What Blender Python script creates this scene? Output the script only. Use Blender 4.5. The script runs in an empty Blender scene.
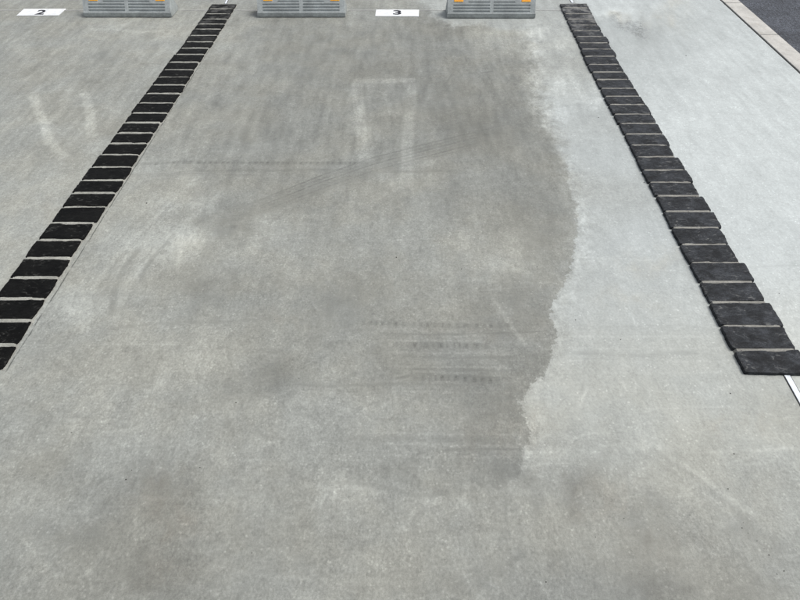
import bpy, bmesh, math, random
import numpy as np
from mathutils import Vector, noise as mn

R = math.radians
sc = bpy.context.scene
C = sc.collection

# ------------------------------------------------------------------ camera
H = 1.441; PITCH = R(43.98); F = 600.0
cp, sp = math.cos(PITCH), math.sin(PITCH)
cam_d = bpy.data.cameras.new('camera'); cam = bpy.data.objects.new('camera', cam_d); C.objects.link(cam)
cam.location = (0, 0, H); cam.rotation_euler = (R(90) - PITCH, 0, 0)
cam_d.sensor_width = 36; cam_d.lens = 27.0; cam_d.clip_end = 2000; cam_d.clip_start = 0.02
sc.camera = cam

def G(px, py, z=0.0):
    """point at height z of the pavement that the photograph shows at px, py (800 x 600)"""
    a, b = (px - 400) / F, -(py - 300) / F
    d = (a, cp + b * sp, -sp + b * cp)
    t = (z - H) / d[2]
    return Vector((a * t, d[1] * t, z))

def P(X, Y):
    """inverse of G at z = 0, for numpy arrays"""
    z = Y * cp + H * sp
    return 400 + F * X / z, 300 + F * (H * cp - Y * sp) / z

SH = 0.0204            # the rows of stones run this much to the right per metre

# ------------------------------------------------------------------ helpers
def tag(o, label=None, cat=None, group=None, kind=None):
    if label: o['label'] = label
    if cat: o['category'] = cat
    if group: o['group'] = group
    if kind: o['kind'] = kind
    return o

def obj(name, me, mat=None, parent=None):
    o = bpy.data.objects.new(name, me); C.objects.link(o)
    if mat: me.materials.append(mat)
    if parent: o.parent = parent
    return o

def mesh(name, verts, faces, smooth=False):
    me = bpy.data.meshes.new(name)
    me.from_pydata([tuple(v) for v in verts], [], faces); me.update()
    if smooth:
        for p in me.polygons: p.use_smooth = True
    return me

def empty(name, loc):
    o = bpy.data.objects.new(name, None); C.objects.link(o); o.location = loc
    o.empty_display_size = .1
    return o

def slab(name, poly, z0, z1, mat, parent=None, bevel=0.0):
    bm = bmesh.new()
    b = [bm.verts.new((p[0], p[1], z0)) for p in poly]
    t = [bm.verts.new((p[0], p[1], z1)) for p in poly]
    n = len(poly)
    bm.faces.new(t); bm.faces.new(b[::-1])
    for i in range(n): bm.faces.new((b[i], b[(i + 1) % n], t[(i + 1) % n], t[i]))
    bmesh.ops.recalc_face_normals(bm, faces=bm.faces)
    if bevel:
        ed = [e for e in bm.edges if all(abs(v.co.z - z1) < 1e-6 for v in e.verts)]
        bmesh.ops.bevel(bm, geom=ed, offset=bevel, segments=2, affect='EDGES', profile=.6)
    me = bpy.data.meshes.new(name); bm.to_mesh(me); bm.free()
    return obj(name, me, mat, parent)

class NT:
    """small node-tree writer"""
    def __init__(s, name):
        s.m = bpy.data.materials.new(name); s.m.use_nodes = True
        s.t = s.m.node_tree; s.n = s.t.nodes; s.l = s.t.links
        s.b = s.n['Principled BSDF']
    def val(s, sock, v):
        if hasattr(v, 'is_output') or isinstance(v, bpy.types.NodeSocket): s.l.new(v, sock)
        else: sock.default_value = v
    def math(s, op, a, b=0.0, c=None, clamp=False):
        n = s.n.new('ShaderNodeMath'); n.operation = op; n.use_clamp = clamp
        s.val(n.inputs[0], a); s.val(n.inputs[1], b)
        if c is not None: s.val(n.inputs[2], c)
        return n.outputs[0]
    def pos(s, scale=(1, 1, 1), rot=0.0, loc=(0, 0, 0)):
        g = s.n.new('ShaderNodeNewGeometry') if s.world else s.n.new('ShaderNodeTexCoord')
        m = s.n.new('ShaderNodeMapping'); m.inputs['Scale'].default_value = scale
        m.inputs['Rotation'].default_value = (0, 0, rot); m.inputs['Location'].default_value = loc
        s.l.new(g.outputs['Position'] if s.world else g.outputs['Object'], m.inputs[0])
        return m.outputs[0]
    world = True
    def noise(s, vec, scale, detail=3, rough=.55, dist=0.0):
        n = s.n.new('ShaderNodeTexNoise'); n.inputs['Scale'].default_value = scale
        n.inputs['Detail'].default_value = detail; n.inputs['Roughness'].default_value = rough
        n.inputs['Distortion'].default_value = dist
        s.l.new(vec, n.inputs['Vector']); return n.outputs['Fac']
    def voro(s, vec, scale, feature='F1'):
        n = s.n.new('ShaderNodeTexVoronoi'); n.inputs['Scale'].default_value = scale; n.feature = feature
        s.l.new(vec, n.inputs['Vector']); return n
    def rng(s, v, a, b, c=0.0, d=1.0, smooth=True):
        n = s.n.new('ShaderNodeMapRange'); n.interpolation_type = 'SMOOTHSTEP' if smooth else 'LINEAR'
        s.val(n.inputs[0], v)
        for i, q in enumerate((a, b, c, d)): s.val(n.inputs[1 + i], q)
        return n.outputs[0]
    def mix(s, f, a, b):
        n = s.n.new('ShaderNodeMix'); n.data_type = 'FLOAT'
        s.val(n.inputs[0], f); s.val(n.inputs[2], a); s.val(n.inputs[3], b); return n.outputs[0]
    def mixc(s, f, a, b, blend='MIX'):
        n = s.n.new('ShaderNodeMix'); n.data_type = 'RGBA'; n.blend_type = blend
        s.val(n.inputs[0], f)
        for k, q in ((6, a), (7, b)):
            if isinstance(q, tuple): q = (*q, 1.0) if len(q) == 3 else q
            s.val(n.inputs[k], q)
        return n.outputs[2]
    def grey(s, v, tint=(1, 1, 1)):
        n = s.n.new('ShaderNodeCombineColor')
        for i in range(3): s.val(n.inputs[i], s.math('MULTIPLY', v, tint[i]))
        return n.outputs[0]
    def bump(s, h, strength, dist):
        n = s.n.new('ShaderNodeBump'); n.inputs['Strength'].default_value = strength
        n.inputs['Distance'].default_value = dist; s.l.new(h, n.inputs['Height'])
        s.l.new(n.outputs[0], s.b.inputs['Normal'])
    def fin(s, col, rough=.8, spec=.3):
        s.val(s.b.inputs['Base Color'], (*col, 1) if isinstance(col, tuple) else col)
        s.val(s.b.inputs['Roughness'], rough); s.val(s.b.inputs['Specular IOR Level'], spec)
        return s.m

def lin(v):
    v = v / 255.0
    return np.where(v <= .04045, v / 12.92, ((v + .055) / 1.055) ** 2.4)

# ------------------------------------------------------------------ concrete pavement
K = 0.80      # albedo of a spot that photographs at full white
left_pts = [(20,30,160),(60,22,158),(100,32,170),(150,32,172),(150,60,166),(120,100,160),(60,110,163),(20,150,165),(80,150,168),
            (50,200,174),(20,240,174),(10,90,162),(110,70,156),(190,20,165),(140,110,166),(-60,260,172),(-60,60,165),(60,4,158),(200,2,160)]
stain_pts = [(290,30,150),(400,30,148),(440,25,140),(500,32,165),(230,40,158),(320,60,148),(450,70,145),(510,80,145),(200,120,155),(300,120,148),
             (385,130,150),(470,120,142),(530,130,146),(150,180,162),(230,170,152),(300,180,150),(385,180,155),(470,190,150),(540,200,148),
             (110,230,164),(180,240,168),(215,222,150),(260,240,162),(340,240,155),(420,240,157),(515,262,162),(555,250,150),(70,300,164),
             (130,300,160),(200,290,152),(270,290,152),(340,300,150),(430,300,154),(500,300,150),(545,300,150),(60,360,160),(140,360,161),
             (220,350,162),(270,375,150),(340,350,155),(430,375,147),(510,370,146),(50,420,158),(130,420,160),(220,420,159),(330,420,160),
             (420,420,155),(500,440,148),(450,470,150),(400,468,152),(340,465,154),(490,465,149),(20,500,158),(150,500,150),(250,480,158),(350,520,161),(450,520,155),(520,540,154),(50,570,152),
             (150,575,146),(250,570,154),(350,570,156),(450,580,152),(300,6,158),(400,4,160)]
dry_pts = [(565,20,182),(560,40,176),(550,60,174),(580,70,178),(560,85,180),(590,120,186),(565,110,190),(610,160,192),(595,190,180),(590,225,186),(640,240,193),(600,280,187),(660,300,192),(575,300,192),
           (590,350,187),(680,350,189),(570,400,186),(650,400,186),(750,420,182),(550,450,176),(620,450,178),(655,440,184),(700,470,176),
           (770,500,172),(540,490,164),(600,520,162),(575,480,160),(650,540,164),(700,560,163),(770,570,164),(540,570,157),(660,590,152),
           (500,505,160),(460,505,162),(420,512,163),(350,500,163),(250,500,159),(700,400,188),(550,8,180)]
right_pts = [(625,12,207),(650,32,186),(600,40,190),(680,40,200),(720,60,209),(720,120,210),(690,180,212),(760,200,211),(780,300,209),
             (740,260,210),(860,400,205),(700,5,200),(650,5,196),(660,18,192)]

stain_pts = [(x, y, 154 + 1.5 * (v - 153)) for x, y, v in stain_pts]
dry_pts = [(x, y, v + .4 * (v - 172) * min(1, max(0, (y - 380) / 150))) for x, y, v in dry_pts]
def field(pts, U, V, s=30.0):
    num = np.zeros_like(U); den = np.zeros_like(U)
    for x, y, v in pts:
        w = 1.0 / ((U - x) ** 2 + (1.6 * (V - y)) ** 2 + s * s) ** 2
        num += w * v; den += w
    return num / den

# edge between the damp stained part and the dry pale part
edge_px = [(300,-40),(420,0),(436,20),(455,26),(480,24),(500,30),(528,30),(529,40),(533,60),(536,90),(541,105),(547,120),(554,135),(562,155),(568,175),(571,190),(577,205),(576,240),
           (569,270),(562,287),(552,318),(557,335),(555,352),(547,372),(534,384),(527,394),(522,402),(524,420),(530,436),(523,450),
           (524,470),(520,480),(506,487),(478,485),(442,491),(420,489),(392,481),(345,477),(290,480),(200,470),(0,480)]

u_ticks = np.concatenate([[-14,-11,-9,-7,-6,-5,-4.3,-3.8,-3.4,-3.1], np.arange(-2.96, 2.16, .0058)])
v_ticks = np.concatenate([[-8,-6,-4.5,-3,-2,-1.2,-.6,-.1,.2,.35], np.arange(.44, 2.3, .0052), np.arange(2.3, 4.9, .0095), [5.0,5.2,5.5,6,7,8]])
KERB_U = 2.2005     # inner edge of kerb gap, u = X - SH * Y
u_ticks = np.append(u_ticks[u_ticks < KERB_U - .01], [KERB_U - .004, KERB_U])
nu, nv = len(u_ticks), len(v_ticks)
Ug, Vg = np.meshgrid(u_ticks, v_ticks)
X = Ug + SH * Vg; Y = Vg.copy()
Yc = np.maximum(Y, .40)
px, py = P(X, Yc)

def seg_dist(pts, X, Y):
    """distance to a polyline on the ground, arclength at the nearest point, side"""
    best = np.full(X.shape, 1e9); arc = np.zeros(X.shape); side = np.zeros(X.shape); a0 = 0.0
    for (ax, ay), (bx, by) in zip(pts[:-1], pts[1:]):
        dx, dy = bx - ax, by - ay; L = math.hypot(dx, dy)
        if L < 1e-9: continue
        t = np.clip(((X - ax) * dx + (Y - ay) * dy) / L ** 2, 0, 1)
        qx, qy = X - ax - t * dx, Y - ay - t * dy
        d = np.hypot(qx, qy); m = d < best
        best = np.where(m, d, best); arc = np.where(m, a0 + t * L, arc)
        side = np.where(m, np.sign(dx * qy - dy * qx), side); a0 += L
    return best, arc, side

edge = [tuple(G(*q)[:2]) for q in edge_px]
d, _, side = seg_dist(edge, X, Y)
inside = np.zeros(X.shape, bool)            # the damp part
poly_e = edge + [(-60, edge[-1][1]), (-60, 60), (edge[0][0] - 3, 60)]
for (ax, ay), (bx, by) in zip(poly_e, poly_e[1:] + poly_e[:1]):
    if ay == by: continue
    c_ = ((ay > Y) != (by > Y)) & (X < (bx - ax) * (Y - ay) / (by - ay) + ax)
    inside ^= c_
sd = np.clip(np.where(inside, -d, d), -.3, .3)            # + on the dry side
right_line = X - SH * Y > 1.155            # beyond the right row of stones
left_line = X - SH * Y < -1.27
Ls = field(stain_pts, px, py); Ld = field(dry_pts, px, py)
Lr = field(right_pts, px, py); Ll = field(left_pts, px, py)
Ld = Ls + (Ld - Ls) * np.where(py > 400, np.clip((px - 240) / 120, 0, 1), 1.0)
for A in (Ls, Ld):
    A[right_line] = Lr[right_line]; A[left_line] = Ll[left_line]

def vnoise(A, B, seed):
    """smooth value noise"""
    g_ = np.random.RandomState(seed).rand(64, 64); a0 = np.floor(A).astype(int); b0 = np.floor(B).astype(int)
    fa = A - a0; fb = B - b0; fa = fa * fa * (3 - 2 * fa); fb = fb * fb * (3 - 2 * fb)
    q = lambda i, j: g_[(a0 + i) % 64, (b0 + j) % 64]
    return (q(0,0) * (1-fa) + q(1,0) * fa) * (1-fb) + (q(0,1) * (1-fa) + q(1,1) * fa) * fb - .5
def fbm(A, B, seed, o=4):
    t_ = 0
    for i in range(o): t_ = t_ + vnoise(A * 2 ** i, B * 2 ** i, seed + i) * .6 ** i
    return t_
wx = px + 26 * fbm(px / 34, py / 26, 1, 5); wy = py + 22 * fbm(px / 34, py / 26, 21, 5)
tear = np.clip(.85 + .9 * fbm(px / 12, py / 12, 41, 5) + .7 * fbm(px / 6, py / 60, 61, 3), .25, 1.4)
dark = np.zeros_like(X); light = np.zeros_like(X); brown = np.zeros_like(X)
def smooth(x): x = np.clip(x, 0, 1); return x * x * (3 - 2 * x)
def stroke(pts, width, amt, target, soft=.5, period=0, skew=0.0, lines=0, taper=.08):
    """a mark on the concrete; pts in photo pixels, width in metres"""
    g = [tuple(G(*q)[:2]) for q in pts]
    xs = [q[0] for q in g]; ys = [q[1] for q in g]; pad = width + .05
    m = (X > min(xs) - pad) & (X < max(xs) + pad) & (Y > min(ys) - pad) & (Y < max(ys) + pad)
    if not m.any(): return
    dd, arc, sd_ = seg_dist(g, X[m], Y[m]); L = arc.max()
    w = width / 2
    k = 1 - smooth((dd - w * (1 - soft)) / max(1e-6, w * soft))
    k = k * smooth(np.minimum(arc, L - arc) / max(1e-6, taper * L) + .05)
    if period: arc = arc + .02 * fbm(arc / .07, dd * 0 + 3, int(1000 * width) % 50, 3)
    if period: k = k * (.35 + .65 * smooth(.5 + 1.6 * np.sin((arc + skew * dd * sd_) / period * 2 * math.pi)))
    if lines: k = k * (.25 + .75 * smooth(.5 + 1.3 * np.sin(dd * sd_ / (width / lines) * 2 * math.pi)))
    target[m] = np.maximum(target[m], k * amt)
def blob(x, y, rx, ry, amt, target):
    """soft stain or painted shadow; centre and radii in photo pixels"""
    if target is dark: amt *= 1.3
    k = np.exp(-(((wx - x) / rx) ** 2 + ((wy - y) / ry) ** 2)) * tear
    np.maximum(target, k * amt, out=target)

# tyre tracks
for k, (o_, a_, p_) in enumerate(((0, .85, 0), (5, .65, .028), (10, .85, 0), (15, .6, .026), (20, .8, 0), (25, .4, 0))):
    stroke([(212 + k * 3, 218 + o_ * .55), (262, 199 + o_ * .62), (320, 176 + o_ * .66), (372, 158 + o_ * .66), (430, 143 + o_ * .62), (500, 126 + o_ * .55), (545 - 9 * k, 117 + o_ * .6)],
           .016 if not p_ else .030, a_, dark, soft=.8, period=p_, skew=.8, taper=.25)
stroke([(205,228),(260,210),(330,184),(400,164)], .12, .38, dark, soft=.95)
stroke([(225,214),(300,187),(400,154),(480,134),(545,120)], .06, .42, dark, lines=3, soft=.9)
stroke([(108,166),(180,162),(260,163),(380,163)], .03, .9, dark, period=.026)
stroke([(180,170),(260,170),(380,171),(470,172)], .04, .5, dark, lines=3)
stroke([(108,176),(190,174),(270,176)], .03, .25, dark, lines=2)
stroke([(352,322),(400,324),(470,326),(520,325)], .03, .8, dark, period=.025)
stroke([(372,333),(430,335),(500,333),(550,331)], .012, .55, dark)
stroke([(405,345),(440,345),(492,346)], .034, .85, dark, period=.025)
stroke([(400,356),(450,358),(520,357)], .012, .35, dark)
stroke([(405,368),(440,369),(500,371)], .018, .45, dark)
stroke([(392,379),(420,374),(470,376),(515,379)], .012, .6, dark)
stroke([(410,378),(450,378),(505,382)], .03, .95, dark, period=.024)
stroke([(270,383),(330,386),(400,384),(470,385)], .014, .35, dark)
stroke([(440,450),(490,449),(545,449)], .010, .45, dark)
stroke([(300,440),(400,438),(520,441)], .02, .25, dark)
stroke([(555,325),(600,328),(680,326),(740,333)], .03, .35, dark, lines=2, period=.025)
stroke([(560,352),(640,356),(700,352)], .02, .3, dark)
stroke([(100,330),(150,324),(220,322),(280,318)], .02, .3, dark)
stroke([(112,318),(114,290),(124,268),(142,246)], .03, .5, dark)
stroke([(140,284),(144,270),(154,256),(170,240)], .024, .5, dark)
stroke([(150,60),(200,64),(280,62)], .03, .2, dark)
stroke([(640,445),(680,470),(730,510),(790,560)], .10, .5, dark, lines=3, period=.026, skew=1.2, soft=.8)
stroke([(665,455),(700,475),(760,520)], .02, .4, light)
stroke([(560,205),(580,232),(620,262),(650,280)], .03, .25, dark, lines=2)
stroke([(500,80),(520,110),(545,150),(575,190)], .05, .3, dark, lines=3, period=.024)
stroke([(470,60),(500,100),(530,150),(548,190)], .04, .25, dark, lines=2)
stroke([(452,74),(447,82)], .012, .6, dark); stroke([(465,56),(467,62)], .012, .7, dark)
stroke([(480,73),(494,71)], .012, .9, dark, taper=.02); stroke([(481,90),(480,97)], .014, .7, dark)
stroke([(482,77),(484,83)], .01, .6, dark); stroke([(444,57),(448,60)], .012, .6, dark)
stroke([(26,132),(34,130)], .012, .6, dark); stroke([(55,122),(58,124)], .02, .8, dark)
# wavy rim of the damp patch, lower edge
stroke([(300,478),(330,483),(370,484),(395,490),(420,497),(450,493),(480,487),(520,487)], .014, .3, dark)
stroke([(300,484),(330,489),(370,490),(395,496),(420,503),(450,499)], .03, .4, light, soft=.9)
# smudges, and painted shadows at the left of the wheel stops
for b in [(165,505,22,30,.35),(150,560,26,22,.3),(268,377,24,14,.42),(197,123,10,4,.7),(213,106,8,3,.6),(340,298,26,22,.4),(505,300,24,34,.35),(218,222,18,8,.5),(470,130,60,14,.35),
          (235,222,16,10,.5),(205,290,20,12,.4),(360,330,40,6,.3),(150,575,26,34,.45),(60,528,40,12,.35),(40,465,25,14,.3),(580,495,16,36,.35),(650,530,26,44,.35),(645,575,50,30,.35),(700,585,34,26,.3),
          (590,475,20,24,.2),(655,525,20,36,.3),(660,575,24,24,.5),(700,590,20,16,.5),(740,530,12,8,.4),(770,552,10,10,.35),(750,590,30,18,.4),
          (500,400,30,10,.35),(510,480,22,12,.45),(510,560,6,40,.4),(440,15,9,6,.9),(250,15,7,5,.8),(78,15,6,4,.7),(290,540,14,20,.3),(540,230,22,40,.25),  # the small strong ones beside the wheel stops paint their cast shadows
          (420,585,50,14,.3),(330,60,60,22,.22),(120,52,30,9,.25),(636,27,34,12,.7),(600,24,14,8,.4),(655,44,30,8,.2),(785,424,20,12,.3),(545,510,8,30,.3),
          (250,130,30,26,.2),(440,110,40,30,.2)]:
    blob(*b, dark)
for b in [(180,240,24,22,.5),(515,268,26,12,.55),(470,248,18,8,.45),(540,98,11,8,1.5),(550,114,14,9,1.2),(537,72,9,12,1.1),(536,38,10,12,1.3),(566,84,16,12,.9),(590,95,18,8,.6),(565,180,8,10,.7),
          (572,215,7,14,.7),(608,268,30,12,.3),(655,443,26,8,.6),(700,300,30,20,.3),(620,15,22,9,.55),(555,45,20,12,.5),(575,90,30,10,.4),
          (640,10,30,10,.35),(430,160,10,16,.4),(350,110,10,10,.3),(80,310,14,24,.4),(320,60,22,10,.3),(190,200,30,10,.3),(430,135,22,10,.3),
          (450,500,40,8,.3),(345,490,40,8,.45),(560,165,10,6,.3),(330,405,60,10,.3),(90,400,30,10,.3),(545,350,5,14,.3),(130,28,40,6,.35)]:
    blob(*b, light)
for b in [(160,500,30,24,.9),(178,522,20,14,1.0),(168,560,24,22,.8),(600,500,34,24,.6),(660,545,44,34,.5),(500,430,40,26,.5),(480,330,60,16,.4),(66,10,6,3,.4),(650,262,40,8,.35),(625,300,30,10,.3),(670,15,20,10,.5),
          (60,205,30,16,.4),(110,130,16,20,.3),(740,425,30,10,.5),(165,28,10,4,.6),(620,20,12,6,.4),(275,315,30,8,.4)]:
    blob(*b, brown)
# pale rectangles scuffed into the surface
stroke([(357,80),(358,98),(360,115),(362,135),(366,165)], .085, .68, light, soft=.6, taper=.06)
stroke([(364,120),(369,145),(368,165)], .06, .45, light, soft=.9)
stroke([(412,79),(411,95),(408,120),(407,150),(406,190)], .078, .64, light, soft=.6, taper=.16)
stroke([(353,81),(380,81),(416,80)], .08, .55, light, soft=.6, taper=.02)
stroke([(358,97),(385,95),(410,93)], .05, .18, light, soft=.7); stroke([(362,116),(385,114),(408,113)], .06, .22, light, soft=.7)
stroke([(32,94),(42,118),(50,142),(66,160)], .07, .75, light, soft=.8, taper=.06)
stroke([(84,92),(90,112),(92,138)], .065, .9, light, soft=.6, taper=.03)
stroke([(30,92),(60,90),(90,91)], .04, .3, light, soft=.8)
stroke([(88,24),(94,30),(108,29),(140,32),(178,30)], .06, .35, light, soft=.8)
stroke([(495,300),(510,325),(528,348)], .02, .5, light); stroke([(485,262),(490,290),(500,320)], .014, .3, light)
stroke([(85,330),(95,290),(120,255),(160,215),(205,172)], .12, .36, light, soft=.9, lines=3)
stroke([(110,330),(130,280),(165,240),(225,190)], .05, .4, light, soft=.8)
stroke([(138,400),(138,470),(134,560)], .012, .25, light); stroke([(505,490),(507,545),(512,600)], .012, .3, dark)
for yy, a in ((340,.35),(352,.4),(366,.45),(391,.3),(433,.35),(444,.3),(456,.3)):
    stroke([(380,yy),(440,yy + 1),(520,yy + 2)], .008, a, light)
for yy, a in ((336,.4),(348,.35),(361,.4),(372,.3)):
    stroke([(560,yy),(640,yy + 1),(740,yy)], .012, a * .4, light)
# drag marks of the float, long and faint, towards the back of the bay
rs = random.Random(7)
for i in range(46):
    x0 = rs.uniform(110, 540); y0 = rs.uniform(20, 380); x1 = x0 + (417 - x0) * .12
    L = rs.uniform(30, 110); x1 = x0 + (x0 - 417) * L / (y0 + 279)
    stroke([(x0, y0), ((x0 + x1) / 2 + rs.uniform(-2, 2), y0 + L / 2), (x1, y0 + L)], rs.uniform(.02, .07), rs.uniform(.10, .26),
           dark if rs.random() < .5 else light, soft=.8, taper=.25)
for i in range(260):      # fine scuffs and scratches
    x0 = rs.uniform(-10, 800); y0 = 230 + 370 * rs.random() ** .7; L = rs.uniform(10, 46); an = rs.choice((rs.uniform(-.5, .3), rs.uniform(.6, 1.3), rs.uniform(1.7, 2.4)))
    cx_, cy_ = math.cos(an) * L, math.sin(an) * L; bend = rs.uniform(-.12, .12) * L
    stroke([(x0, y0), (x0 + cx_ / 2 - math.sin(an) * bend, y0 + cy_ / 2 + math.cos(an) * bend), (x0 + cx_, y0 + cy_)], rs.uniform(.008, .013), rs.uniform(.2, .5),
           dark if rs.random() < .4 else light, soft=.9, taper=.35)
for i in range(60):       # trowel sweeps across
    x0 = rs.uniform(0, 760); y0 = rs.uniform(40, 590); L = rs.uniform(40, 170); c = rs.uniform(-10, 10)
    stroke([(x0, y0), (x0 + L / 2, y0 + c * .5), (x0 + L, y0 + c)], rs.uniform(.006, .02), rs.uniform(.12, .30),
           dark if rs.random() < .5 else light, soft=.7, taper=.3)

Z = np.zeros_like(X)
verts = np.stack([X, Y, Z], -1).reshape(-1, 3)
idx = np.arange(nu * nv).reshape(nv, nu)
quads = np.stack([idx[:-1, :-1], idx[:-1, 1:], idx[1:, 1:], idx[1:, :-1]], -1).reshape(-1, 4)
# skirt along the kerb side so the slab has a real edge there
edge_i = idx[:, -1]; nb = len(verts)
low = verts[edge_i].copy(); low[:, 2] = -.12
verts = np.vstack([verts, low]); li = np.arange(nv) + nb
sk = np.stack([edge_i[:-1], li[:-1], li[1:], edge_i[1:]], -1)
quads = np.vstack([quads, sk])
me = bpy.data.meshes.new('pavement')
me.vertices.add(len(verts)); me.vertices.foreach_set('co', verts.astype(np.float32).ravel())
me.loops.add(quads.size); me.loops.foreach_set('vertex_index', quads.astype(np.int32).ravel())
me.polygons.add(len(quads)); me.polygons.foreach_set('loop_start', np.arange(0, quads.size, 4, dtype=np.int32))
me.update(calc_edges=True)
def attr(name, a, b, c):
    at = me.attributes.new(name, 'FLOAT_COLOR', 'POINT')
    d = np.stack([a, b, c, np.ones_like(a)], -1).reshape(-1, 4)
    d = np.vstack([d, d[edge_i]])
    at.data.foreach_set('color', d.astype(np.float32).ravel())
attr('tone', lin(Ls) * K, lin(Ld) * K, sd + .5)
attr('marks', dark, light, brown)

def YPOS(t):
    g = t.n.new('ShaderNodeNewGeometry'); sx = t.n.new('ShaderNodeSeparateXYZ'); t.l.new(g.outputs['Position'], sx.inputs[0])
    return sx.outputs[1]
def concrete():
    t = NT('concrete')
    def at(n):
        a = t.n.new('ShaderNodeAttribute'); a.attribute_name = n
        s_ = t.n.new('ShaderNodeSeparateColor'); t.l.new(a.outputs['Color'], s_.inputs[0]); return s_.outputs
    tone, mk = at('tone'), at('marks')
    p = t.pos()
    pw = t.pos((1, .75, 1)); pb = t.pos((1, 6, 1)); pl = t.pos((5, 1, 1), rot=0.0)
    n_big = t.noise(p, 1.7, 4, .6)
    n_mid = t.noise(p, 7, 5, .62, .4)
    n_small = t.noise(pw, 34, 4, .65, .6)
    n_sml2 = t.noise(t.pos((1, .6, 1), loc=(2, 5, 0)), 72, 3, .6, .8)
    n_crk = t.noise(t.pos((1, .85, 1), loc=(8, 1, 0)), 62, 3, .6, 2.2)
    n_crk2 = t.noise(t.pos((1, .85, 1), loc=(3, 9, 0)), 125, 2, .6, 1.6)
    patch = t.rng(t.noise(t.pos(loc=(1, 2, 0)), 5.5, 4, .65), .38, .62, .25, 1.0)
    near = t.rng(YPOS(t), 3.2, 1.2)
    n_grain = t.noise(pw, 150, 3, .7)
    n_fine = t.noise(p, 520, 2, .7)
    n_broom = t.noise(pb, 26, 4, .6, .25)
    n_drag = t.noise(pl, 4.2, 4, .55)
    # ragged edge of the damp patch
    rag = t.math('ADD', t.math('MULTIPLY', t.math('SUBTRACT', t.noise(pw, 22, 5, .75, .8), .5), .085),
                 t.math('MULTIPLY', t.math('SUBTRACT', t.noise(p, 5.0, 3, .6), .5), .07))
    rag = t.math('ADD', rag, t.math('MULTIPLY', t.math('SUBTRACT', t.noise(p, 70, 3, .7, 1.0), .5), .035))
    dist = t.math('ADD', t.math('SUBTRACT', tone[2], .5), rag)
    soft = t.rng(YPOS(t), 1.8, 3.3, .0035, .03)
    hard = t.rng(dist, t.math('MULTIPLY', soft, -1.0), soft)
    wide = t.math('ADD', t.math('SUBTRACT', tone[2], .5), t.math('MULTIPLY', t.math('SUBTRACT', t.noise(pw, 9, 5, .7, 1.0), .5), .30))
    wsoft = t.rng(wide, -.075, .085)
    dry = t.mix(t.rng(YPOS(t), 1.3, 3.2, .34, .86), hard, wsoft)
    step = t.rng(t.math('DIVIDE', tone[1], t.math('MAXIMUM', tone[0], .01)), 1.02, 1.3)
    rim = t.math('MULTIPLY', t.rng(dist, -.075, -.003), t.math('SUBTRACT', 1.0, dry))      # darker tide mark
    halo = t.math('MULTIPLY', t.math('MULTIPLY', t.rng(dist, .09, .005), dry), step)                                  # pale crust
    base = t.mix(dry, tone[0], tone[1])
    base = t.math('MULTIPLY', base, t.math('SUBTRACT', 1.0, t.math('MULTIPLY', t.math('MULTIPLY', rim, step), .06)))
    base = t.math('MULTIPLY', base, t.math('ADD', 1.0, t.math('MULTIPLY', halo, t.math('MULTIPLY', t.rng(n_small, .44, .58), .16))))
    # marks, broken up by the grain
    brk = t.rng(t.math('ADD', t.math('MULTIPLY', n_small, .5), t.math('MULTIPLY', n_sml2, .5)), .38, .6, .15, 1.45)
    brk2 = t.rng(n_grain, .36, .62, .55, 1.25)
    dk = t.math('MULTIPLY', mk[0], t.math('MULTIPLY', brk, brk2))
    lt = t.math('MULTIPLY', mk[1], t.math('MULTIPLY', t.rng(n_sml2, .36, .6, .85, 1.12), t.rng(n_mid, .36, .62, .7, 1.12)))
    base = t.math('MULTIPLY', base, t.math('SUBTRACT', 1.0, t.math('MULTIPLY', dk, .36)))
    base = t.math('MULTIPLY', base, t.math('ADD', 1.0, t.math('MULTIPLY', lt, .42)))
    dry = t.math('MULTIPLY', dry, t.rng(tone[1], .26, .44))
    def var(n, amp):
        return t.math('ADD', 1.0, t.math('MULTIPLY', t.math('SUBTRACT', n, .5), amp))
    keep = t.mix(dry, 1.0, .55)
    for n, amp in ((n_big, .24), (n_mid, .48), (n_small, .42), (n_sml2, .58), (n_grain, .82), (n_fine, .75), (n_broom, t.mix(near, .42, .22)), (n_drag, t.mix(near, .80, .25))):
        base = t.math('MULTIPLY', base, var(n, t.math('MULTIPLY', keep, amp)))
    crisp = t.math('ADD', t.math('MULTIPLY', t.rng(n_crk, .40, .60, -1, 1), .055), t.math('MULTIPLY', t.rng(n_crk2, .40, .60, -1, 1), .055))
    base = t.math('MULTIPLY', base, t.math('ADD', 1.0, t.math('MULTIPLY', crisp, t.math('MULTIPLY', patch, keep))))
    # pale sand grains and pin holes
    vo = t.voro(p, 75); fleck = t.math('MULTIPLY', t.rng(vo.outputs['Distance'], .32, .14), t.rng(t.noise(p, 23, 2), .48, .60))
    base = t.math('MULTIPLY', base, t.math('ADD', 1.0, t.math('MULTIPLY', fleck, .26)))
    vh = t.voro(t.pos(loc=(3, 7, 0)), 26); cs = t.n.new('ShaderNodeSeparateColor'); t.l.new(vh.outputs['Color'], cs.inputs[0])
    hole = t.math('MULTIPLY', t.rng(vh.outputs['Distance'], .055, .035), t.rng(cs.outputs[0], .93, .94))
    base = t.math('MULTIPLY', base, t.math('SUBTRACT', 1.0, t.math('MULTIPLY', hole, .6)))
    # crack beside the left row of stones
    g = t.n.new('ShaderNodeNewGeometry'); sx = t.n.new('ShaderNodeSeparateXYZ'); t.l.new(g.outputs['Position'], sx.inputs[0])
    u = t.math('SUBTRACT', sx.outputs[0], t.math('MULTIPLY', sx.outputs[1], SH))
    u = t.math('ADD', u, t.math('MULTIPLY', t.math('SUBTRACT', t.noise(p, 16, 5, .7), .5), .012))
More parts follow.
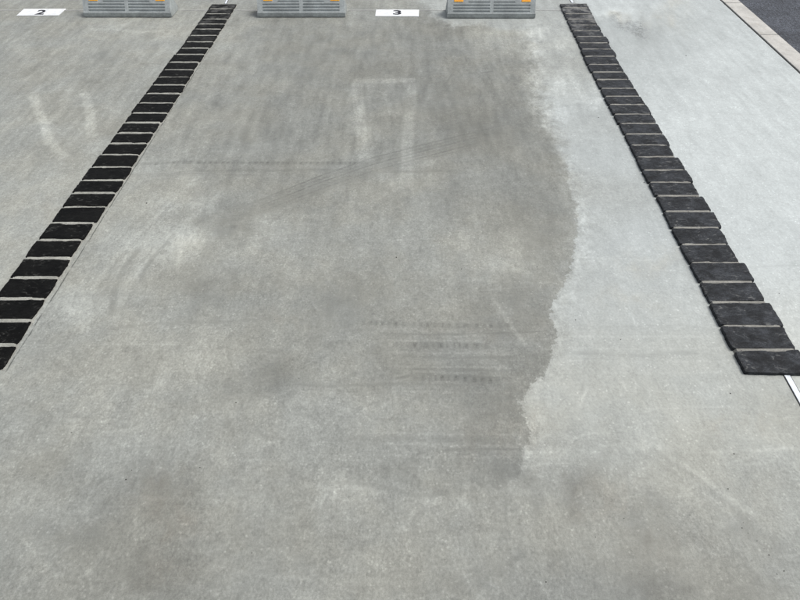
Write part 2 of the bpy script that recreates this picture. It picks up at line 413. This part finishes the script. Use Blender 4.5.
    cr = t.math('MULTIPLY', t.rng(t.math('ABSOLUTE', t.math('SUBTRACT', u, CRACK_U)), .0028, .0012), t.rng(sx.outputs[1], 1.16, 1.20))
    cr = t.math('MULTIPLY', cr, t.rng(sx.outputs[1], 4.6, 3.0, .2, 1.0))
    cr = t.math('MULTIPLY', cr, t.rng(t.noise(p, 13, 3), .36, .5, .25, 1.0))
    base = t.math('MULTIPLY', base, t.math('SUBTRACT', 1.0, t.math('MULTIPLY', cr, .62)))
    cold = t.grey(base, (.945, .987, .918)); warm = t.grey(base, (.972, .985, .872))
    hue = t.rng(t.noise(t.pos(loc=(11, 3, 0)), 3.2, 4, .6), .34, .66)
    col = t.mixc(t.math('MULTIPLY', hue, .8), warm, cold)
    dcol = t.mixc(.45, t.grey(base, (.94, 1.0, .975)), t.grey(base, (.92, .995, .99)))
    col = t.mixc(t.math('MULTIPLY', dry, t.rng(YPOS(t), .75, 1.9, .15, 1.0)), col, dcol)
    col = t.mixc(t.math('MULTIPLY', mk[2], .9), col, t.grey(base, (.985, .968, .84)))
    h = t.math('ADD', t.math('MULTIPLY', n_grain, .5), t.math('ADD', t.math('MULTIPLY', n_small, .8), t.math('MULTIPLY', n_broom, .4)))
    t.bump(h, .55, .0022)
    return t.fin(col, t.mix(dry, .62, .85), .25)
CRACK_U = None
# ------------------------------------------------------------------ rows of stones: joints (photo y), sides (photo x)
RJ = [3.3,7.4,13.3,18.8,24.8,30.4,36.2,42.4,48.8,55.9,64,71.6,79,88.1,95.9,104.1,113.8,123,133.6,144.8,156.3,169.7,181.8,195.4,211,227.3,244,262.1,281.5,301.9,325.8,349.6,375.2]
RX = [(561,587.5),(563,590.5),(565.5,593.5),(568.5,596),(571,600),(574,602.5),(577,608),(580,610),(582.5,615),(585.5,617.5),(589.5,622),(594,627),(598,632),
      (602.5,637.5),(606.5,643),(611,649.5),(616,654),(622,660),(627.5,667),(633,671.5),(639,682),(645.5,690),(652.5,696),(660.5,707),(668,718),(676,724),
      (685,734),(695,750),(705.5,760.5),(715.5,777),(727.5,789.5),(741,806)]
LJ = [4,8.6,13.6,18.8,23.8,28.9,35.2,41.6,47.7,54.1,61.8,69.7,76.9,84.5,93.1,102.6,112.6,122.2,132.5,143.1,154.5,166.8,179.8,192.6,206.5,222.8,239.8,257.7,277.3,298.3,320.2,344.6,370.5]
LX = [(210,235.5),(207,232.5),(203.5,229.5),(199.5,226),(196,223.5),(191.5,219.5),(187,215.5),(183,212),(178,206.5),(171.5,202.5),(165.5,196.5),(160.5,192),
      (155,187.5),(149,183),(142,177),(134.5,171),(128,165),(120.5,157),(113,150.5),(105,143.5),(95.5,135.5),(86,128.5),(76,120),(67,111),(56.5,101),
      (44,88.5),(30.5,76),(17,65),(3,52),(-11,38),(-27,24),(-44,9.5)]

def slate(name, dust, base, spec):
    t = NT(name); t.world = True
    p = t.pos(); pr = t.pos((1, 1, 1), rot=.6)
    n1 = t.noise(p, 16, 4, .6, .5); n2 = t.noise(t.pos((1, 1.8, 1), rot=.9), 45, 5, .65, .6); n3 = t.noise(p, 260, 3, .7)
    v = t.math('MULTIPLY', t.rng(n1, .3, .7, .55, 1.55), t.rng(n3, .3, .7, .65, 1.4))
    v = t.math('MULTIPLY', v, t.rng(n2, .3, .7, .6, 1.5))
    c0 = t.grey(t.math('MULTIPLY', v, base[3]), base[:3])
    sp_ = t.math('MULTIPLY', t.rng(n2, .54, .68), t.rng(t.noise(p, 15, 3), .44, .6))
    sp2 = t.math('MULTIPLY', t.rng(t.voro(p, 90).outputs['Distance'], .2, .08), t.rng(t.noise(p, 30, 2), .55, .66))
    f = t.math('MULTIPLY', t.math('MAXIMUM', sp_, sp2), dust, clamp=True)
    col = t.mixc(f, c0, (.30, .30, .28))
    # cement film near the far end of the row
    g = t.n.new('ShaderNodeNewGeometry'); sx = t.n.new('ShaderNodeSeparateXYZ'); t.l.new(g.outputs['Position'], sx.inputs[0])
    film = t.math('MULTIPLY', t.rng(sx.outputs[1], 3.6, 4.4), t.rng(t.noise(p, 12, 4, .65), .44, .68))
    col = t.mixc(t.math('MULTIPLY', film, dust * 2.2, clamp=True), col, (.26, .26, .25))
    t.bump(t.math('ADD', t.math('MULTIPLY', n2, .8), t.math('MULTIPLY', n3, .35)), .7, .003)
    return t.fin(col, .62, spec)

def mortar(name, c):
    t = NT(name); p = t.pos()
    n1 = t.noise(p, 14, 4, .6); n2 = t.noise(p, 160, 3, .7)
    v = t.math('MULTIPLY', t.rng(n1, .3, .7, .8, 1.15), t.rng(n2, .3, .7, .82, 1.15))
    n3 = t.rng(t.noise(p, 60, 3), .62, .7, 1.0, .5)
    t.bump(n2, .5, .002)
    return t.fin(t.grey(t.math('MULTIPLY', v, n3), c), .9, .15)

def stone_mesh(x0, x1, xs, y0, y1, zt, seed, rel):
    """one split stone: ragged outline, cleft top, sides down into the bed"""
    rnd = random.Random(seed)
    nx, ny = 26, 14
    tl, tr, bl, br = [rnd.uniform(-.0032, .0032) for _ in range(4)]
    tiltx, tilty = rnd.uniform(-.002, .002), rnd.uniform(-.0015, .0015)
    V = []; so = Vector((seed * 3.1, seed * 1.7, 0))
    chips = [(rnd.uniform(.1, .9), rnd.choice((0, 1)), rnd.uniform(.05, .13), rnd.uniform(.002, .0055)) for _ in range(rnd.choice((0, 1, 1, 2, 3)))]
    cx, cy, cr_ = rnd.uniform(.1, .9), rnd.uniform(0, 1), rnd.uniform(.15, .35)
    fold = rnd.uniform(-1, 1); foff = rnd.uniform(.2, .8)
    def nz(a, b, s): return mn.noise(Vector((a * s, b * s, 0)) + so)
    for j in range(ny + 1):
        b = j / ny
        for i in range(nx + 1):
            a = i / nx
            yb = y0 + (tl * (1 - a) + tr * a) + nz(a, 0, 3.1) * .0042 + nz(a, 0, 12) * .0016
            yt = y1 + (bl * (1 - a) + br * a) + nz(a, 9, 3.1) * .0042 + nz(a, 9, 12) * .0016
            xl = x0 + nz(5, b, 1.8) * .003 + nz(5, b, 7) * .002
            xr = x1 + nz(8, b, 1.8) * .004 + nz(8, b, 7) * .0022 - (.0012 * abs(b - .5) ** 2 * 4)
            r = .0010                                     # worn corners
            ce = max(0, abs(a - .5) * 2 - .93) / .07; cb = max(0, abs(b - .5) * 2 - .86) / .14
            y = yb + (yt - yb) * b; x = xl + (xr - xl) * a
            y += (.5 - b) * 2 * r * ce * ce * .7; x += (.5 - a) * 2 * r * cb * cb * ce
            z = zt + rel * (tiltx * (a - .5) + tilty * (b - .5) + nz(a * 1.8, b, 2.2) * .0018 + nz(a * 2 + b * fold, b, 7) * .0009)
            if (a - foff) * fold + (b - .5) > .18: z -= .0010 * rel
            dd = math.hypot((a - cx) * 1.8, b - cy)
            if dd < cr_: z -= rel * (.0018 * (1 - dd / cr_) + .0005)
            for ca, cb2, w, dep in chips:
                q = math.hypot((a - ca) * 1.9, (b - cb2)) / (w * 2.2)
                q += nz(a * 3, b * 2, 6) * .5
                if q < 1: z -= rel * .7 * dep * min(1, 1.6 * (1 - q))
            if i in (0, nx) or j in (0, ny): z -= .0008
            V.append((x + SH * y, y, z))
    Fc = []; W = nx + 1
    for j in range(ny):
        for i in range(nx): Fc.append((j * W + i, j * W + i + 1, (j + 1) * W + i + 1, (j + 1) * W + i))
    ring = [i for i in range(W)] + [j * W + nx for j in range(1, ny + 1)] + [ny * W + i for i in range(nx - 1, -1, -1)] + [j * W for j in range(ny - 1, 0, -1)]
    n0 = len(V); mx = (x0 + x1) / 2 + SH * (y0 + y1) / 2; my = (y0 + y1) / 2
    m0 = len(ring)
    for k, q in enumerate(ring):
        v = V[q]; V.append((v[0] + (v[0] - mx) * .010 + rnd.uniform(-.0006, .0006), v[1] + (v[1] - my) * .008, v[2] * .5 - .0005))
    for k, q in enumerate(ring):
        v = V[q]; V.append((v[0] + (v[0] - mx) * .012, v[1] + (v[1] - my) * .008, -.02))
    for k in range(m0):
        k2 = (k + 1) % m0
        Fc.append((ring[k], n0 + k, n0 + k2, ring[k2])); Fc.append((n0 + k, n0 + m0 + k, n0 + m0 + k2, n0 + k2))
    me_ = mesh(name='paving_stone', verts=V, faces=Fc, smooth=False)
    return me_

def stone_row(J, XS, zt, zbed, mat, mmat, seed, label, joint, ext, rel):
    ys = [G(400, y, zt)[1] for y in J]; ys[-1] = G(400, J[-1], 0)[1]
    ub = []; rnd = random.Random(seed)
    root = empty('stone_divider', ((XS[16][0] and G(XS[16][0], (J[16] + J[17]) / 2, 0)[0]), ys[16], 0))
    off = root.location.copy()
    tag(root, label, 'stone row', 'rows of black paving stones dividing the bays')
    us = []
    for k, (xl, xr) in enumerate(XS):
        ym = (J[k] + J[k + 1]) / 2
        a, b = G(xl, ym, zt), G(xr, ym, zt)
        ul, ur = a[0] - SH * a[1], b[0] - SH * b[1]
        y0, y1 = ys[k + 1] + joint / 2, ys[k] - joint / 2
        if k == 0: y1 = ys[0]
        if k == len(XS) - 1: y0 = ys[-1]
        us.append((ul, ur))
        m_ = stone_mesh(ul, ur, None, y0, y1, zt + rnd.uniform(-.0012, .0012), seed + k, rel)
        o = obj('paving_stone', m_, mat, root)
        m_.transform(__import__('mathutils').Matrix.Translation(-off))
    # mortar: raised to just under the stone tops in the joints, lower beneath the stones
    V = []; Fc = []; hw = joint / 2
    rows = []
    for k in range(len(ys)):
        y = ys[k]
        if k == 0: prof = ((-.001, 0),); last = None
        ua, ub_ = us[max(0, k - 1)], us[min(len(us) - 1, k)]
        uL = (ua[0] + ub_[0]) / 2 + .0005; uR = (ua[1] + ub_[1]) / 2 - .0005
        if k in (0, len(ys) - 1): rows.append((y + (-.006 if k == 0 else .006), 0, uL, uR)); continue
        for dy, hi in ((hw + .0045, 0), (hw + .0008, 1), (hw * .3, 1.0), (-hw * .3, 1.0), (-hw - .0008, 1), (-hw - .0045, 0)):
            rows.append((y + dy, hi, uL, uR))
    NU = 22
    for i, (y, hi, uL, uR) in enumerate(rows):
        for c in range(NU + 1):
            a = c / NU; u = uL + (uR - uL) * a
            edge_ = c in (0, NU)
            z = zt - .0012 - (.0008 if abs(a - .5) > .42 else 0) + mn.noise(Vector((u * 40, y * 60, seed))) * .0005 if hi else zt - .007
            if edge_: z = -.01; u += (-.002 if c == 0 else .002)
            V.append((u + SH * y - off[0], y - off[1], z))
        if i:
            for c in range(NU):
                a0 = (i - 1) * (NU + 1) + c; Fc.append((a0, a0 + 1, a0 + NU + 2, a0 + NU + 1))
    obj('mortar_bed', mesh('mortar_bed', V, Fc), mmat, root)
    if ext:      # a thin smear of mortar along the right side of the row
        V = []; Fc = []; n = 420
        for i in range(n + 1):
            y = ys[-1] + (ys[0] - ys[-1]) * i / n
            k = max(0, min(len(us) - 1, sum(1 for q in ys[1:] if q > y)))
            u0 = us[k][1] - .006; w_ = .0105 + .005 * mn.noise(Vector((0, y * 14, 2))) + .002 * mn.noise(Vector((0, y * 60, 2)))
            for u, z in ((u0, .0012), (u0 + w_ - .001, .0012), (u0 + w_, -.002)): V.append((u + SH * y - off[0], y - off[1], z))
            if i:
                for c in range(2):
                    a0 = (i - 1) * 3 + c; Fc.append((a0, a0 + 1, a0 + 4, a0 + 3))
        obj('mortar_smear', mesh('mortar_smear', V, Fc), mmat, root)
    return us

slate_l = slate('black_slate', .14, (1.0, 1.0, .90, .0036), .10)
slate_r = slate('dusty_sheen_slate', .36, (.90, .99, 1.12, .025), .15)  # base lightened and blued to paint in the sky's reflection, plus dust flecks
usL = stone_row(LJ, LX, .006, .0046, slate_l, mortar('mortar_warm', (.33, .33, .295)), 100,
                'row of jet black split stones at left, set nearly flush with pale mortar joints', .0132, True, .5)
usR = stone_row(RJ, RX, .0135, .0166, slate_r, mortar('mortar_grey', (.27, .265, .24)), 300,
                'row of dusty stones at right, charcoal grey with painted sky sheen, standing proud of the pale dry concrete', .0092, False, .7)
CRACK_U = sum(u[1] for u in usL) / len(usL) + .0085
conc = concrete()
pav = obj('pavement', me, conc); tag(pav, kind='structure')

# ------------------------------------------------------------------ base ground, road, kerb
def plain(name, c, rough=.8, spec=.3, n_scale=30, amp=.3, metallic=0):
    t = NT(name); p = t.pos()
    v = t.math('MULTIPLY', t.rng(t.noise(p, n_scale, 4, .6), .3, .7, 1 - amp, 1 + amp), t.rng(t.noise(p, n_scale * 9, 3, .6), .3, .7, 1 - amp * .6, 1 + amp * .6))
    return t.fin(t.grey(v, c), rough, spec)

g = slab('ground', [(-400, -400), (400, -400), (400, 400), (-400, 400)], -.6, -.13, plain('gravelly_soil', (.10, .095, .085), .95, .1, 6))
tag(g, kind='structure')

def asphalt():
    t = NT('asphalt'); p = t.pos()
    v1 = t.voro(p, 130); n = t.noise(p, 60, 4, .7); nb = t.noise(p, 3, 4, .6)
    c = t.n.new('ShaderNodeSeparateColor'); t.l.new(v1.outputs['Color'], c.inputs[0])
    v = t.math('MULTIPLY', t.rng(c.outputs[0], 0, 1, .6, 1.6, False), t.rng(n, .3, .7, .75, 1.25))
    v = t.math('MULTIPLY', v, t.rng(nb, .3, .7, .8, 1.2))
    t.bump(t.math('ADD', v1.outputs['Distance'], n), .9, .004)
    return t.fin(t.grey(v, (.060, .066, .078)), .8, .3)
KW = .117
k0 = KERB_U + .012; k1 = k0 + KW
def uv(u, v): return (u + SH * v, v)
rd = slab('road', [uv(k1 + .012, -30), (60, -30), (60, 60), uv(k1 + .012, 60)], -.12, -.012, asphalt(), bevel=.006)
tag(rd, kind='structure')

def kerbmat():
    t = NT('kerb_concrete'); p = t.pos()
    n1 = t.noise(p, 9, 5, .65, .4); n2 = t.noise(p, 200, 3, .7); n3 = t.noise(t.pos(loc=(5, 5, 5)), 24, 4, .7)
    v = t.math('MULTIPLY', t.rng(n1, .3, .7, .84, 1.1), t.rng(n2, .3, .7, .86, 1.12))
    c = t.mixc(t.math('MULTIPLY', t.rng(n3, .52, .7), .55), t.grey(v, (.51, .50, .465)), t.grey(v, (.42, .385, .34)))
    t.bump(n2, .4, .001)
    return t.fin(c, .85, .2)
km = kerbmat(); gm = plain('kerb_grout', (.17, .165, .155), .9, .1)
bm_ = plain('gap_shade_black', (.012, .012, .012), .8, .2)  # black that paints the shade inside the open kerb gaps
vj0 = G(737, 3)[1]
kr = empty('kerb', (k0 + SH * 4, 4, 0)); tag(kr, 'flush kerb of pale concrete blocks between the parking bays and the dark road', 'kerb')
for i in range(-12, 8):
    a, b = vj0 + i * .606 + .003, vj0 + (i + 1) * .606 - .003
    o = slab('kerb_block', [uv(k0, a), uv(k1, a), uv(k1, b), uv(k0, b)], -.11, .004, km, bevel=.004)
    o.data.transform(__import__('mathutils').Matrix.Translation(-kr.location)); o.parent = kr
o = slab('kerb_grout', [uv(k0 + .003, vj0 - 12 * .606), uv(k1 - .003, vj0 - 12 * .606), uv(k1 - .003, vj0 + 8 * .606 - .004), uv(k0 + .003, vj0 + 8 * .606 - .004)], -.11, -.004, gm)
o.data.transform(__import__('mathutils').Matrix.Translation(-kr.location)); o.parent = kr

for ua_, ub2, zz in ((KERB_U + .0005, k0 - .0005, -.002), (k1 + .0005, k1 + .0115, -.006)):  # black strips stand in for shade in the gaps on both kerb sides
    o = slab('gap_shade_strip', [uv(ua_, vj0 - 12 * .606), uv(ub2, vj0 - 12 * .606), uv(ub2, vj0 + 7 * .606), uv(ua_, vj0 + 7 * .606)], -.1, zz, bm_)
    o.data.transform(__import__('mathutils').Matrix.Translation(-kr.location)); o.parent = kr
# ------------------------------------------------------------------ joints
jm = plain('joint_sealant', (.47, .47, .455), .7, .3, 40, .18)
y10 = G(400, 10.4)[1]
V = []; Fc = []
n = 120
for i in range(n + 1):
    x = -9 + (1.20 + 9) * i / n
    w = .0042 + .0016 * mn.noise(Vector((x * 5, 0, 0)))
    V += [(x, y10 - w, .0015), (x, y10 + w, .0015)]
    if i: Fc.append((2 * i - 2, 2 * i, 2 * i + 1, 2 * i - 1))
j = obj('pavement_joint', mesh('pavement_joint', V, Fc), jm); tag(j, kind='structure')

wm = plain('white_pvc', (.72, .76, .80), .4, .45, 50, .08); dk = plain('joint_edge', (.05, .05, .048), .9, .1)
def joint_strip(pa, pb, w, label):
    a, b = G(*pa), G(*pb)
    r_ = empty('joint_strip', ((a + b) / 2)); off = r_.location
    tag(r_, label, 'joint strip', 'white strips in the long slab joints')
    def q(w0, w1): return [(a[0] + w0 - off[0], a[1] - off[1]), (a[0] + w1 - off[0], a[1] - off[1]), (b[0] + w1 - off[0], b[1] - off[1]), (b[0] + w0 - off[0], b[1] - off[1])]
    slab('strip', q(-w / 2, w / 2), -.01, .003, wm, r_)
    slab('gap', q(-w / 2 - .0032, -w / 2), -.01, .001, dk, r_)
    slab('gap', q(w / 2, w / 2 + .0032), -.01, .001, dk, r_)
joint_strip((786.6, 375.4), (1010, 775), .0165, 'thin white joint strip running out from the near end of the grey stone row')
joint_strip((572.7, 3.0), (545.5, -45), .0155, 'thin white joint strip running back from the far end of the grey stone row')
joint_strip((225.6, 3.8), (247, -45), .0125, 'thin white joint strip running back from the far end of the black stone row')

# ------------------------------------------------------------------ bay numbers
white = plain('white_plate', (.78, .80, .80), .5, .35, 26, .10)
ink = plain('black_paint', (.012, .010, .016), .5, .3, 60, .1)
def plate(corners, ch, centre, size, sx_, shear, label):
    q = [G(*c) for c in corners]; c0 = sum(q, Vector()) / 4
    pl = slab('bay_number_plate', [(v[0] - c0[0], v[1] - c0[1]) for v in q], .0005, .0035, white)
    pl.location = c0
    tag(pl, label, 'bay number', 'white bay number plates on the concrete')
    cu = bpy.data.curves.new('numeral', 'FONT'); cu.body = ch; cu.size = 1; cu.offset = .028
    cu.align_x = 'CENTER'; cu.align_y = 'CENTER'; cu.extrude = .0
    tmp = bpy.data.objects.new('numeral', cu); C.objects.link(tmp)
    dg = bpy.context.evaluated_depsgraph_get(); m_ = bpy.data.meshes.new_from_object(tmp.evaluated_get(dg))
    bpy.data.objects.remove(tmp)
    xs = [v.co.x for v in m_.vertices]; ys_ = [v.co.y for v in m_.vertices]
    w, h = max(xs) - min(xs), max(ys_) - min(ys_); mx, my = (max(xs) + min(xs)) / 2, (max(ys_) + min(ys_)) / 2
    cc = G(*centre) - c0
    for v in m_.vertices:
        a, b = (v.co.x - mx) / w * sx_, (v.co.y - my) / h * size
        v.co = (cc[0] + a + shear * b, cc[1] + b, .0045)
    o = obj('numeral', m_, ink, pl)
    if ch == '2': o['label'] = 'black number 2'
    else: o['label'] = 'black number 3'
plate([(24.2,9.3),(66.2,9.2),(58.7,15.8),(16.7,16.0)], '2', (41.3,12.8), .092, .060, -.10, 'white rectangular plate with the number 2 at the head of the left bay')
plate([(376.2,10.0),(419.0,10.2),(418.8,16.8),(375.2,16.5)], '3', (397.2,13.0), .085, .056, 0, 'white rectangular plate with the number 3 at the head of the middle bay')

# ------------------------------------------------------------------ wheel stops
def stopmat():
    t = NT('weathered_grey_plastic'); t.world = True; p = t.pos()
    n1 = t.noise(p, 11, 5, .65, .5); n2 = t.noise(p, 90, 4, .7); n3 = t.noise(t.pos((1, 1, 3)), 26, 5, .7)
    v = t.math('MULTIPLY', t.rng(n1, .3, .7, .82, 1.12), t.rng(n2, .3, .7, .86, 1.12))
    g_ = t.n.new('ShaderNodeNewGeometry'); sx = t.n.new('ShaderNodeSeparateXYZ'); t.l.new(g_.outputs['Position'], sx.inputs[0])
    foot_tone = t.math('MULTIPLY', t.rng(sx.outputs[2], .045, .0), t.rng(n3, .35, .65, .35, 1.0))     # mottled darkening towards the foot
    c = t.mixc(t.math('MULTIPLY', foot_tone, .65), t.grey(v, (.375, .405, .40)), t.grey(v, (.20, .205, .19)))
    t.bump(n2, .4, .001)
    return t.fin(c, .6, .35)
sm = stopmat()
def amber():
    t = NT('amber_reflector'); t.world = True
    p = t.pos(); v = t.voro(p, 220)
    col = t.mixc(t.rng(v.outputs['Distance'], .2, .7), (1.0, .30, .012), (1.0, .56, .05))
    t.val(t.b.inputs['Coat Weight'], .6)
    return t.fin(col, .25, .5)
am = amber()
SW = .594; LIP = .034; TOP = .118; Y_SL = .052; DEP = .163
def stop_mesh():
    bm = bmesh.new()
    def quad(*vs):
        f = bm.faces.new([bm.verts.new(v) for v in vs]); return f
    def inset(z): return .004
    def S(a, s, d=0.0):
        """point on the sloping face: a across 0..1, s up 0..1, d = depth into it"""
        z = LIP + s * (TOP - LIP); y = .006 + s * Y_SL; i = inset(z)
        nx = Vector((0, -(TOP - LIP), Y_SL)).normalized()
        return Vector((-SW / 2 + i + a * (SW - 2 * i), y, z)) - nx * d
    slots = []
    for s in (.105, .295, .485):
        slots += [(.062, .480, s - .045, s + .045), (.522, .940, s - .045, s + .045)]
    slots += [(.235, .480, .645, .715), (.522, .765, .645, .715)]
    xs = sorted({0, 1, *[q[0] for q in slots], *[q[1] for q in slots]}); ss = sorted({0, 1, *[q[2] for q in slots], *[q[3] for q in slots]})
    for i in range(len(xs) - 1):
        for k in range(len(ss) - 1):
            a0, a1, s0, s1 = xs[i], xs[i + 1], ss[k], ss[k + 1]
            am_, sm_ = (a0 + a1) / 2, (s0 + s1) / 2
            hit = [q for q in slots if q[0] < am_ < q[1] and q[2] < sm_ < q[3]]
            quad(S(a0, s0, .006 if hit else 0), S(a1, s0, .006 if hit else 0), S(a1, s1, .006 if hit else 0), S(a0, s1, .006 if hit else 0))
    for a0, a1, s0, s1 in slots:
        c = [(a0, s0), (a1, s0), (a1, s1), (a0, s1)]
        for k in range(4):
            p_, q_ = c[k], c[(k + 1) % 4]
            quad(S(*p_), S(*q_), S(*q_, .006), S(*p_, .006))
    # foot, top, back, ends
    def ring(y, z, i): return [(-SW / 2 + i, y, z), (SW / 2 - i, y, z)]
    prof = [(.006, 0, .006), (.006, .004, .006), (0, .0055, 0), (.0015, LIP - .003, .001), (.006, LIP, .004)]
    rows = [ring(y, z, i) for y, z, i in prof]
    for r0, r1 in zip(rows[:-1], rows[1:]): quad(r0[0], r0[1], r1[1], r1[0])
    yt = .006 + Y_SL
    it = inset(TOP)
    up = [ring(yt, TOP, it), ring(yt + .004, TOP + .002, it + .001), ring(DEP - yt - .004, TOP + .002, it + .001), ring(DEP - yt, TOP, it),
          ring(DEP - .006, LIP, .004), ring(DEP - .001, LIP - .003, .001), ring(DEP, .004, 0), ring(DEP, 0, 0)]
    for r0, r1 in zip(up[:-1], up[1:]): quad(r0[0], r0[1], r1[1], r1[0])
    full = rows + up
    for s in (0, 1):
        c = [Vector(r[s]) for r in full]
        f = quad(*(c if s else c[::-1]))
    bmesh.ops.remove_doubles(bm, verts=bm.verts, dist=1e-5)
    bmesh.ops.recalc_face_normals(bm, faces=bm.faces)
    me_ = bpy.data.meshes.new('body'); bm.to_mesh(me_); bm.free()
    return me_, S
bmesh_me, S = stop_mesh()
def reflector_mesh(a0, a1):
    s0, s1 = .70, .93
    o = [S(a0, s0, -.003), S(a1, s0, -.003), S(a1, s1, -.003), S(a0, s1, -.003)]
    i = [S(a0 - .006, s0 - .012, .001), S(a1 + .006, s0 - .012, .001), S(a1 + .006, s1 + .012, .001), S(a0 - .006, s1 + .012, .001)]
    return mesh('reflector', o + i, [(0, 1, 2, 3), (4, 5, 1, 0), (5, 6, 2, 1), (6, 7, 3, 2), (7, 4, 0, 3)])
rm = [reflector_mesh(.075, .172), reflector_mesh(.842, .938)]
w0 = empty('wheel_stop', (0, 0, 0)); wb = obj('body', bmesh_me, sm, w0)
wr = [obj('reflector', m_, am, w0) for m_ in rm]
spots = [(128.2, 17.6, 'grey slotted wheel stop standing right of the number 2 plate'),
         (301.6, 17.6, 'grey slotted wheel stop standing left of the number 3 plate'),
         (491.0, 18.6, 'grey slotted wheel stop standing right of the number 3 plate')]
for k, (x, y, lab) in enumerate(spots):
    if k == 0: r_ = w0
    else:
        r_ = w0.copy(); C.objects.link(r_)
        for ch in (wb, *wr):
            c = ch.copy(); C.objects.link(c); c.parent = r_
    r_.location = G(x, y); r_.rotation_euler.z = (-.006, .004, -.002)[k]
    tag(r_, lab, 'wheel stop', 'wheel stops across the head of the bays')

# ------------------------------------------------------------------ grit lying on the concrete
dots = [(146.7,203.3,1),(211,309.5,.7),(205.8,322.5,.6),(274.5,319.5,.7),(356,230,.5),(396.4,257.4,1),(461.5,269,.8),(501,259.4,.6),(537,267,.7),
        (575.6,320,.9),(620.7,339.5,.8),(604.7,342,.5),(368,337.8,.6),(126,479.5,1),(152,450,.6),(236,402.7,.8),(200,467.7,.7),(101,522,.5),
        (251.7,553,.6),(131.7,470.4,.6),(734,454,.9),(728,489,.8),(595.4,537,.6),(624,518.5,.6),(742,528,.7),(769,555,.7),(546,582,.7),(679.4,417,.5),
        (593.4,501,.5),(784,571,.7),(686,55.7,.8),(598.5,117.6,.8),(644,182.8,.9),(779,293.5,.8),(730.3,393.5,.9),(748,533,.5),(757,541,.5),(764,549,.4),
        (105,232,.4),(302,395,.4),(445,560,.4),(370,590,.4),(60,585,.5),(35,478,.4),(690,515,.5),(705,540,.4),(660,470,.4),(520,520,.35)]
bm = bmesh.new(); rg = random.Random(3)
for x, y, s in dots + [(rg.uniform(0, 800), rg.uniform(60, 600), rg.uniform(.2, .4)) for _ in range(70)]:
    c = G(x, y); r = .0021 * s * (1.0 + max(0, (300 - y)) / 260)
    res = bmesh.ops.create_icosphere(bm, subdivisions=1, radius=r)
    for v in res['verts']:
        v.co *= rg.uniform(.75, 1.2); v.co.z *= .6; v.co += c + Vector((0, 0, r * .4))
gme = bpy.data.meshes.new('grit'); bm.to_mesh(gme); bm.free()
gr = obj('grit', gme, plain('dark_grit', (.03, .027, .024), .9, .1, 300, .3))
tag(gr, 'scattered dark specks of grit lying on the concrete', 'grit', kind='stuff')

# ------------------------------------------------------------------ light
w = bpy.data.worlds.new('World'); sc.world = w; w.use_nodes = True
nt = w.node_tree; bg = nt.nodes['Background']
sky = nt.nodes.new('ShaderNodeTexSky'); sky.sky_type = 'NISHITA'; sky.sun_disc = False
SUN_EL, SUN_AZ = 60, 78          # azimuth clockwise from +Y
sky.sun_elevation = R(SUN_EL); sky.sun_rotation = R(SUN_AZ); sky.dust_density = 4; sky.air_density = 1.0; sky.ozone_density = 1.0
hs = nt.nodes.new('ShaderNodeHueSaturation'); hs.inputs['Saturation'].default_value = .35    # overcast
nt.links.new(sky.outputs[0], hs.inputs['Color']); nt.links.new(hs.outputs[0], bg.inputs[0])
bg.inputs[1].default_value = .13
sd_ = bpy.data.lights.new('sun', 'SUN'); sd_.energy = 1.1; sd_.angle = R(22); sd_.color = (1, .97, .93)
so = bpy.data.objects.new('sun', sd_); C.objects.link(so)
dirv = Vector((math.sin(R(SUN_AZ)) * math.cos(R(SUN_EL)), math.cos(R(SUN_AZ)) * math.cos(R(SUN_EL)), math.sin(R(SUN_EL))))
so.rotation_euler = dirv.to_track_quat('Z', 'Y').to_euler(); so.location = dirv * 20

vs = sc.view_settings; sc.display_settings.display_device = 'sRGB'
vs.view_transform = 'Standard'; vs.look = 'None'; vs.gamma = 1; vs.use_curve_mapping = False
vs.exposure = 0.35
